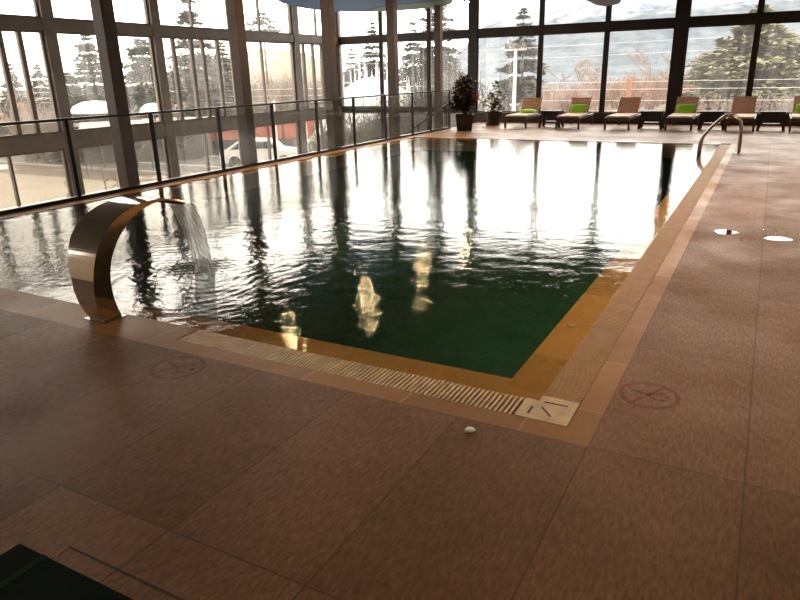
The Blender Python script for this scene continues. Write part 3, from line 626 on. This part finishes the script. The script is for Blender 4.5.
# ------------------------------------------------------------ door mat
mo = empty('floor_mat', (-1.45, .55, 0), 0, 'very dark green floor mat at the lower left corner', 'mat')
MB().box(-.75, .75, -.52, .52, 0, .012).build('mat_body', 'mat', mo, bevel=.003); MB().box(-.615, -.585, -.52, .52, .012, .0135).build('stripe', 'mat_stripe', mo)
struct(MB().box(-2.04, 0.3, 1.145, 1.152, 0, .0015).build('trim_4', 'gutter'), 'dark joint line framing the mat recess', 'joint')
struct(MB().box(-2.035, -2.03, 1.08, 1.15, 0, .0015).build('trim_5', 'coping'), 'short brass coloured edge at the corner of the mat', 'edge strip')

# ------------------------------------------------------------ water
xs = np.linspace(-8.3, -.84, 340); ys2 = np.concatenate([np.arange(2.99, 8, .0185), np.linspace(8.0, 16.22, 300)])
gw = np.random.default_rng(11); K = []
for k in range(72):
    lam = .068*(1.030**k); a = gw.random()*2*math.pi; K.append((2*math.pi/lam*math.cos(a), 2*math.pi/lam*math.sin(a), gw.random()*6.28, lam))
def water_h(x, y):
    d = np.hypot(x+4.4, y-4.15); z = 0
    calm = .34+.76*np.exp(-(d/4.2)**2)+.16*np.exp(-((y-3)/2.5)**2)
    for kx, ky, ph, lam in K: z = z+.00042*lam**.85*np.sin(kx*x+ky*y+ph)*3.0*(1+.4*np.sin(.8*x+ph)*np.sin(.7*y-ph))/2.6
    z = z*calm*.62
    warp = .10*np.sin(5*np.arctan2(y-4.15, x+4.4)+d*2)
    z = z+.0010*np.exp(-(d/.95)**1.2)*np.sin(2*math.pi*(d+warp)/.115)*sm(.0, .12, d)+.00016*np.exp(-(d/2.2)**2)*np.sin(2*math.pi*(d+warp*.6)/.19+1)
    d0 = np.exp(-(d/.22)**2); z = z+.014*d0*np.sin(x*61)*np.cos(y*53+x*17)
    return -.008+z
w_ = grid_obj('pool_water', xs, ys2, water_h, 'water')
tag(w_, 'rippling water surface filling the indoor pool', 'water', kind='structure')

# ------------------------------------------------------------ water jet shower
sh = empty('pool_shower', (-4.0, 2.85, 0), 0, 'curved polished steel water jet arching over the near pool edge', 'pool shower')
outer = [(2.80, 0), (2.755, .15), (2.765, .31), (2.805, .45), (2.87, .56), (2.96, .655), (3.10, .73), (3.26, .765), (3.45, .765), (3.68, .705)]
inner = [(2.945, 0), (2.905, .15), (2.905, .31), (2.94, .43), (3.01, .54), (3.085, .615), (3.19, .69), (3.33, .735), (3.48, .745), (3.665, .69)]
def cr_spline(p, n):
    out = []
    for i in range(len(p)-1):
        p0, p1, p2, p3 = p[max(i-1, 0)], p[i], p[i+1], p[min(i+2, len(p)-1)]
        for k in range(n):
            t = k/n; out.append(tuple(.5*((2*b)+(-a+c)*t+(2*a-5*b+4*c-d)*t*t+(-a+3*b-3*c+d)*t**3) for a, b, c, d in zip(p0, p1, p2, p3)))
    return out+[p[-1]]
oc, ic = cr_spline(outer, 6), cr_spline(inner, 6); V = []; nn = len(oc)
for k in range(nn):
    t = k/(nn-1); xr = -3.905-.05*t*0; wd_ = .155+.17*min(1, t*2.2)
    for (yy, zz) in (oc[k], ic[k]):
        V += [(xr-wd_+4.0, yy-2.85, zz), (xr+4.0, yy-2.85, zz)]
Fs = []
for k in range(nn-1):
    a, b = 4*k, 4*(k+1); Fs += [(a, a+1, b+1, b), (a+1, a+3, b+3, b+1), (a+3, a+2, b+2, b+3), (a+2, a, b, b+2)]
Fs += [(0, 2, 3, 1), (4*(nn-1), 4*(nn-1)+1, 4*(nn-1)+3, 4*(nn-1)+2)]
MB().add(V, Fs).build('arm', 'steel', sh, bevel=.002)
MB().box(-.11, .12, -.07, .12, 0, .006).build('base_plate', 'steel_tube', sh)
nz = MB().box(-.225, .09, .80, .822, .685, .70); nz.build('nozzle_lip', 'black', sh)
# falling sheet
V = []; Fs = []; nu, nv = 34, 40; gs = np.random.default_rng(5)
for iv in range(nv):
    t = iv/(nv-1); z = .69-.70*t**1.0; fall = .69-z
    yy = 3.68+.37*math.sqrt(max(fall, 0)/.70); wdt = .29-.06*t
    for iu in range(nu):
        u = iu/(nu-1)-.5; rag = .012*math.sin(u*40+t*3)*t+.006*gs.normal()*t
        V.append((-4.06-.10*t+u*wdt+.004*gs.normal()*t, yy+rag-.10*t*u*u, z))
for iv in range(nv-1):
    for iu in range(nu-1): a = iv*nu+iu; Fs.append((a, a+1, a+nu+1, a+nu))
tag(MB().add(V, Fs).build('water_sheet', 'falling', smooth=True), 'thin sheet of water falling from the steel arch into the pool', 'water')

# ------------------------------------------------------------ puddles
def puddle(cx, cy, rx, ry, seed, label):
    g = np.random.default_rng(seed); n = 28; ring = [(cx+rx*(1+.12*math.sin(3*a+seed)+.06*g.normal())*math.cos(a), cy+ry*(1+.1*math.sin(2*a))*math.sin(a)) for a in [2*math.pi*k/n for k in range(n)]]
    V = [(cx, cy, .002)]+[(x*.9+cx*.1, y*.9+cy*.1, .002) for x, y in ring]+[(x, y, .0003) for x, y in ring]
    Fs = [(0, 1+k, 1+(k+1) % n) for k in range(n)]+[(1+k, n+1+k, n+1+(k+1) % n, 1+(k+1) % n) for k in range(n)]
    return tag(MB().add(V, Fs).build('puddle', 'puddle'), label, 'puddle')
m, nt, b = new_mat('wet_stone'); b.inputs['Base Color'].default_value = (.10, .06, .035, 1); b.inputs['Roughness'].default_value = .02; b.inputs['IOR'].default_value = 1.8; b.inputs['Specular IOR Level'].default_value = 1.0; M['puddle'] = m
puddle(-.23, 7.36, .11, .12, 1, 'small bright puddle on the deck, closer to the pool')
puddle(.24, 7.25, .13, .10, 2, 'small bright puddle on the deck, farther from the pool')
dr = MB()
for k in range(60):
    x = -.1+.75*gs.random(); y = 7.3+gs.normal(0, .16); r_ = .004+.010*gs.random(); dr.lathe((x, y, 0), [(r_, .0002), (r_*.7, .002), (r_*.1, .003)], 8)
tag(dr.build('water_drops', 'puddle', smooth=True), 'scattered water drops between the two puddles', 'water drops', kind='stuff')

# ------------------------------------------------------------ ladder grab rails
for y, lab in ((14.55, 'nearer of the two steel grab rails of the pool ladder'), (14.95, 'farther of the two steel grab rails of the pool ladder')):
    o = empty('grab_rail', (-.42, y, 0), 0, lab, 'grab rail', 'steel grab rails of the pool ladder')
    pts = cr_spline([(0, 0, 0), (-.01, 0, .35), (-.04, 0, .56), (-.13, 0, .665), (-.24, 0, .70), (-.35, 0, .67), (-.50, 0, .52), (-.64, 0, .34), (-.70, 0, .22), (-.715, 0, 0), (-.715, 0, -.8)], 6)
    MB().tube(pts, .028, 12).build('tube', 'steel_tube', o, smooth=True)
    MB().lathe((0, 0, 0), [(.05, 0), (.05, .008), (.03, .014)], 18).build('flange', 'steel_tube', o)

# ------------------------------------------------------------ loungers
def make_lounger():
    o = empty('sun_lounger', (0, 0, 0)); W = .32
    fr = MB()
    for s in (-1, 1): fr.box(s*W-.02, s*W+.02, 0, 1.95, .27, .33)
    fr.box(-W, W, 0, .045, .24, .33).box(-W, W, 1.9, 1.95, .27, .33); fr.build('frame', 'lframe', o, bevel=.004)
    for s in (-1, 1):
        for yy in (.02, 1.85): MB().box(s*W-.025, s*W+.025, yy, yy+.05, 0, .27).build('leg', 'lframe', o)
    MB().box(-W+.01, W-.01, .01, 1.3, .33, .375).build('seat', 'cushion', o, bevel=.012)
    # slatted backrest raised
    b = MB(); y0, z0, y1, z1 = 1.30, .37, 1.72, .82; n = 9
    for k in range(n):
        a, c = k/n, (k+.74)/n; p = [(y0+(y1-y0)*a, z0+(z1-z0)*a), (y0+(y1-y0)*c, z0+(z1-z0)*c)]; nx, nz = .018*.73, -.018*.68
        b.add([(x, yy+dy, zz+dz) for x in (-W+.03, W-.03) for (yy, zz) in p for dy, dz in ((0, 0), (nx, nz))], [(0, 1, 3, 2), (4, 6, 7, 5), (0, 4, 5, 1), (2, 3, 7, 6), (0, 2, 6, 4), (1, 5, 7, 3)])
    b.build('backrest', 'teak', o)
    s_ = MB()
    for s in (-1, 1): s_.tube([(s*(W-.04), y0+.03, z0-.02), (s*(W-.04), y1+.03, z1-.01)], .015, 6)
    s_.build('backrest_frame', 'lframe', o)
    p = MB()
    for s in (-1, 1): p.tube([(s*.2, 1.58, .62), (s*.2, 1.8, .31)], .01, 6)
    p.build('support_strut', 'lframe', o); return o
proto = make_lounger(); labs = ['leftmost lounger, nearest the potted plants, with a flat lime cushion', 'lounger second from the left with an upright lime cushion', 'lounger with no cushion between the second and fourth loungers', 'lounger with a lime cushion right in front of the wide dark window post', 'lounger with no cushion directly behind the pool ladder rails', 'rightmost lounger, cut by the right edge of the photograph']
for k, (x, y, lab) in enumerate(zip((-6.66, -5.08, -3.70, -2.10, -.62, .84), (19.55, 19.5, 19.5, 19.6, 19.6, 19.75), labs)):
    o = proto if k == 0 else copy_tree(proto); o.location = (x, y, 0); o.rotation_euler = (0, 0, (0.0, .02, -.02, .0, .01, 0)[k]); tag(o, lab, 'sun lounger', 'sun loungers along the far windows')
def pillow(name, w, h, t, m):
    nu, nv = 12, 8; V = []; Fs = []
    for sgn in (1, -1):
        for i in range(nu+1):
            for j in range(nv+1):
                u, v = i/nu*2-1, j/nv*2-1; th = t*(max(0, 1-u**4)*max(0, 1-v**4))**.5; V.append((u*w*(1-.04*v*v), v*h*(1-.06*u*u), sgn*th))
    for s in (0, 1):
        o = s*(nu+1)*(nv+1)
        for i in range(nu):
            for j in range(nv):
                a = o+i*(nv+1)+j; q = (a, a+nv+1, a+nv+2, a+1); Fs.append(q if s == 0 else q[::-1])
    return MB().add(V, Fs).build(name, m, smooth=True)
for x, y, z, tilt, lab in ((-6.62, 20.70, .432, .05, 'lime green cushion lying flat on the leftmost lounger'), (-5.06, 20.735, .52, .95, 'lime green cushion propped on the second lounger from the left'), (-2.08, 20.835, .52, .95, 'lime green cushion propped on the lounger before the wide dark post'), (.84, 20.985, .52, .95, 'lime green cushion on the rightmost lounger')):
    o = pillow('cushion', .24, .13 if tilt > .5 else .17, .05, 'lime'); o.location = (x, y-.07 if tilt > .5 else y-.05, z); o.rotation_euler = (tilt, 0, 0); tag(o, lab, 'cushion', 'lime green lounger cushions')

def make_table():
    o = empty('side_table', (0, 0, 0)); MB().box(-.29, .29, -.22, .22, .43, .48).build('table_top', 'table', o, bevel=.006)
    for sx in (-1, 1):
        for sy in (-1, 1):
            m_ = MB(); cx, cy = sx*.25, sy*.18; m_.add([(cx+sx*.05+a, cy+sy*.03+b, 0) for a in (-.035, .035) for b in (-.035, .035)]+[(cx-sx*.02+a, cy+b, .43) for a in (-.035, .035) for b in (-.035, .035)], [(0, 1, 3, 2), (4, 6, 7, 5), (0, 4, 5, 1), (2, 3, 7, 6), (0, 2, 6, 4), (1, 5, 7, 3)]); m_.build('leg', 'table', o)
    MB().box(-.2, .2, -.15, .15, .14, .17).build('shelf', 'table', o); MB().box(-.23, .23, -.17, .17, .34, .43).build('apron', 'table', o); return o
tp = make_table()
for k, (x, lab) in enumerate(((-5.74, 'black side table between the first and second loungers from the left'), (-2.88, 'black side table between the uncushioned lounger and the wide dark post'), (-1.32, 'black side table just left of the pool ladder rails'), (.09, 'black side table between the two rightmost loungers'))):
    o = tp if k == 0 else copy_tree(tp); o.location = (x, 20.2, 0); tag(o, lab, 'side table', 'black side tables between the loungers')

# ------------------------------------------------------------ potted plants
def leaves(g, n, centre, rad, size, zr=None):
    mb = MB()
    for k in range(n):
        while True:
            p = g.uniform(-1, 1, 3)
            if np.linalg.norm(p) < 1: break
        q = np.array(centre)+p*np.array(rad); th = g.random()*6.28; l = size*(.6+.8*g.random()); w = l*.28; up = g.uniform(-.6, .6)
        d = np.array([math.cos(th), math.sin(th), up]); s = np.array([-math.sin(th), math.cos(th), g.normal(0, .3)])
        mb.add([q, q+d*l*.45+s*w, q+d*l+np.array([0, 0, -.25*l]), q+d*l*.45-s*w, q+d*l*.45+np.array([0, 0, -.03])], [(0, 1, 4), (1, 2, 4), (2, 3, 4), (3, 0, 4)])
    return mb
gp = np.random.default_rng(21)
o = empty('potted_plant', (-7.88, 18.55, 0), 0, 'large bushy dark plant in a black square planter at the end of the railing', 'potted plant')
def sq_pot(o, w0, w1, h, rz):
    c, s = math.cos(rz), math.sin(rz); ring = lambda w, z: [((a*c-b*s)*w, (a*s+b*c)*w, z) for a, b in ((-1, -1), (1, -1), (1, 1), (-1, 1))]
    V = ring(w0, 0)+ring(w1, h)+ring(w1-.03, h)+ring(w1-.03, h-.05); Fs = [(3, 2, 1, 0)]+[(4*l+i, 4*l+(i+1) % 4, 4*l+4+(i+1) % 4, 4*l+4+i) for l in range(3) for i in range(4)]+[(12, 13, 14, 15)]
    pt = MB().add(V, Fs).build('pot', 'pot', o, bevel=.008); ss = ring(w1-.03, h-.045); MB().add(ss, [(0, 1, 2, 3)]).build('soil', 'soil', pt)
sq_pot(o, .215, .265, .46, R(24))
stm = MB()
for k in range(14):
    a = gp.random()*6.28; r_ = .12+.25*gp.random(); stm.tube([(.04*math.cos(a), .04*math.sin(a), .42), (r_*.5*math.cos(a), r_*.5*math.sin(a), .8), (r_*math.cos(a), r_*math.sin(a), 1.1+.35*gp.random())], [.012, .009, .004], 5)
stm.build('stems', 'stem', o)
lf = leaves(gp, 620, (0, 0, 1.02), (.36, .36, .45), .13); l2 = leaves(gp, 170, (-.12, 0, .75), (.34, .3, .2), .15); l3 = leaves(gp, 140, (.02, 0, 1.38), (.2, .2, .2), .12); lf.add(l2.v, l2.f); lf.add(l3.v, l3.f); lf.build('foliage', 'leaf_dark', o)
leaves(gp, 26, (.38, -.1, .98), (.08, .08, .1), .1).build('red_leaves', 'leaf_red', o)
o = empty('potted_plant', (-7.76, 20.6, 0), 0, 'small sparse plant in a round black pot beside the leftmost lounger', 'potted plant')
pt = MB().lathe((0, 0, 0), [(.22, 0), (.24, .2), (.28, .43), (.255, .43), (.24, .39)], 28).build('pot', 'pot', o, smooth=False); MB().lathe((0, 0, 0), [(.24, .385), (.2, .392)], 20).build('soil', 'soil', pt)
stm = MB(); lf = MB()
for a, r_, zt in ((.4, .05, 1.36), (2.5, .17, 1.0), (4.2, .12, 1.05), (5.6, .24, .95), (1.4, .2, .85), (3.3, .26, .8), (0, .2, 1.1)):
    tipp = (r_*math.cos(a), r_*math.sin(a), zt); stm.tube([(0, 0, .38), (r_*.4*math.cos(a), r_*.4*math.sin(a), .65), tipp], [.010, .008, .004], 5)
    q = leaves(gp, 16, (tipp[0], tipp[1], zt-.1), (.07, .07, .13), .1); lf.add(q.v, q.f)
q = leaves(gp, 90, (.08, 0, .62), (.2, .18, .16), .11); lf.add(q.v, q.f)
stm.build('stems', 'stem', o); lf.build('foliage', 'leaf_small', o)

# ------------------------------------------------------------ ceiling rafts
def raft(name, pts, z, th, m, label):
    ring = cr_spline(pts+[pts[0]], 8)[:-1]; n = len(ring); cx = sum(p[0] for p in ring)/n; cy = sum(p[1] for p in ring)/n
    V = []; prof = ((.0, 0), (.5, .0), (.9, 0.005), (.97, .03), (1, .08), (1, th-.03), (.985, th), (0, th)); 
    for s, dz in prof: V += [(cx+(x-cx)*s, cy+(y-cy)*s, z+dz) for x, y in ring]
    Fs = [(i*n+(k+1) % n, i*n+k, (i+1)*n+k, (i+1)*n+(k+1) % n) for i in range(len(prof)-1) for k in range(n)]
    o = empty(name, (cx, cy, z), 0, label, 'ceiling raft'); V = [(x-cx, y-cy, zz-z) for x, y, zz in V]
    MB().add(V, Fs).build('panel', m, o, smooth=True)
    top = ZC if cx > -9 else ZV; r = MB()
    for a in (.6, 2.4, 4.4): r.tube([(.8*math.cos(a), .8*math.sin(a), th), (.8*math.cos(a), .8*math.sin(a), top-z)], .01, 5)
    r.build('hanging_rods', 'black', o)
raft('ceiling_raft', [(-11.3, 14.1), (-12.2, 15.8), (-12.65, 17.6), (-12.4, 18.9), (-11.7, 19.85), (-10.4, 20.15), (-9.35, 19.95), (-8.6, 19.3), (-8.35, 18.0), (-8.5, 15.5), (-9.0, 13.5), (-10.2, 13.0)], 3.5, .14, 'raft', 'blue and grey-green curved ceiling raft above the side columns')
raft('ceiling_raft', [(-4.5, 21.1), (-4.05, 20.5), (-3.8, 19.0), (-3.3, 17.0), (-3.2, 14.5), (-4.0, 13.2), (-5.2, 14.0), (-5.0, 16.2), (-4.6, 18.5), (-4.66, 20.4)], 3.3, .22, 'raft_olive', 'dark olive ceiling raft whose tip shows over the third lounger')

# ------------------------------------------------------------ lamps
def lamp(x, y, z, label, vis=True):
    o = empty('pendant_lamp', (x, y, z), 0, label, 'lamp', 'warm pendant downlights')
    hs = MB().lathe((0, 0, 0), [(.09, 0), (.095, .01), (.095, .16), (.02, .18)], 16).build('housing', 'downlight', o, smooth=False)
    MB().lathe((0, 0, -.012), [(.080, 0), (.084, .008), (.02, .012)], 16).build('lens', 'lens', hs)
    MB().tube([(0, 0, .17), (0, 0, ZC-z)], .008, 5).build('cord', 'black', o)
    l = bpy.data.lights.new('lamp_light', 'SPOT'); l.energy = LAMP_W; l.color = (1, .66, .34); l.spot_size = R(125); l.spot_blend = .8; l.shadow_soft_size = .06
    lo = bpy.data.objects.new('lamp_light', l); C.objects.link(lo); lo.parent = o; lo.location = (0, 0, -.03)
for y, lab in ((9.85, 'pendant lamp nearest the camera over the left side of the pool'), (12.75, 'second pendant lamp over the left side of the pool'), (15.75, 'third pendant lamp over the left side of the pool'), (18.72, 'glowing pendant lamp beside the dark post above the big plant')): lamp(-7.92, y, 3.5, lab)
for y, lab in ((4.2, 'unseen fill lamp added over the right pool edge, by the pool corner'), (7.2, 'unseen fill lamp added over the middle of the right pool edge'), (10.2, 'unseen fill lamp added over the right pool edge before the ladder')): lamp(-.55, y, 3.7, lab)  # added lamps, out of view, for warm light on the pool edge
for y, lab in ((9.0, 'unseen fill lamp added over the right deck, nearest the camera'), (12.0, 'unseen fill lamp added over the right deck beside the ladder'), (15.0, 'unseen fill lamp added over the right deck beyond the ladder')): lamp(1.4, y, 3.7, lab)  # added lamps, out of view, to brighten the far part of the deck
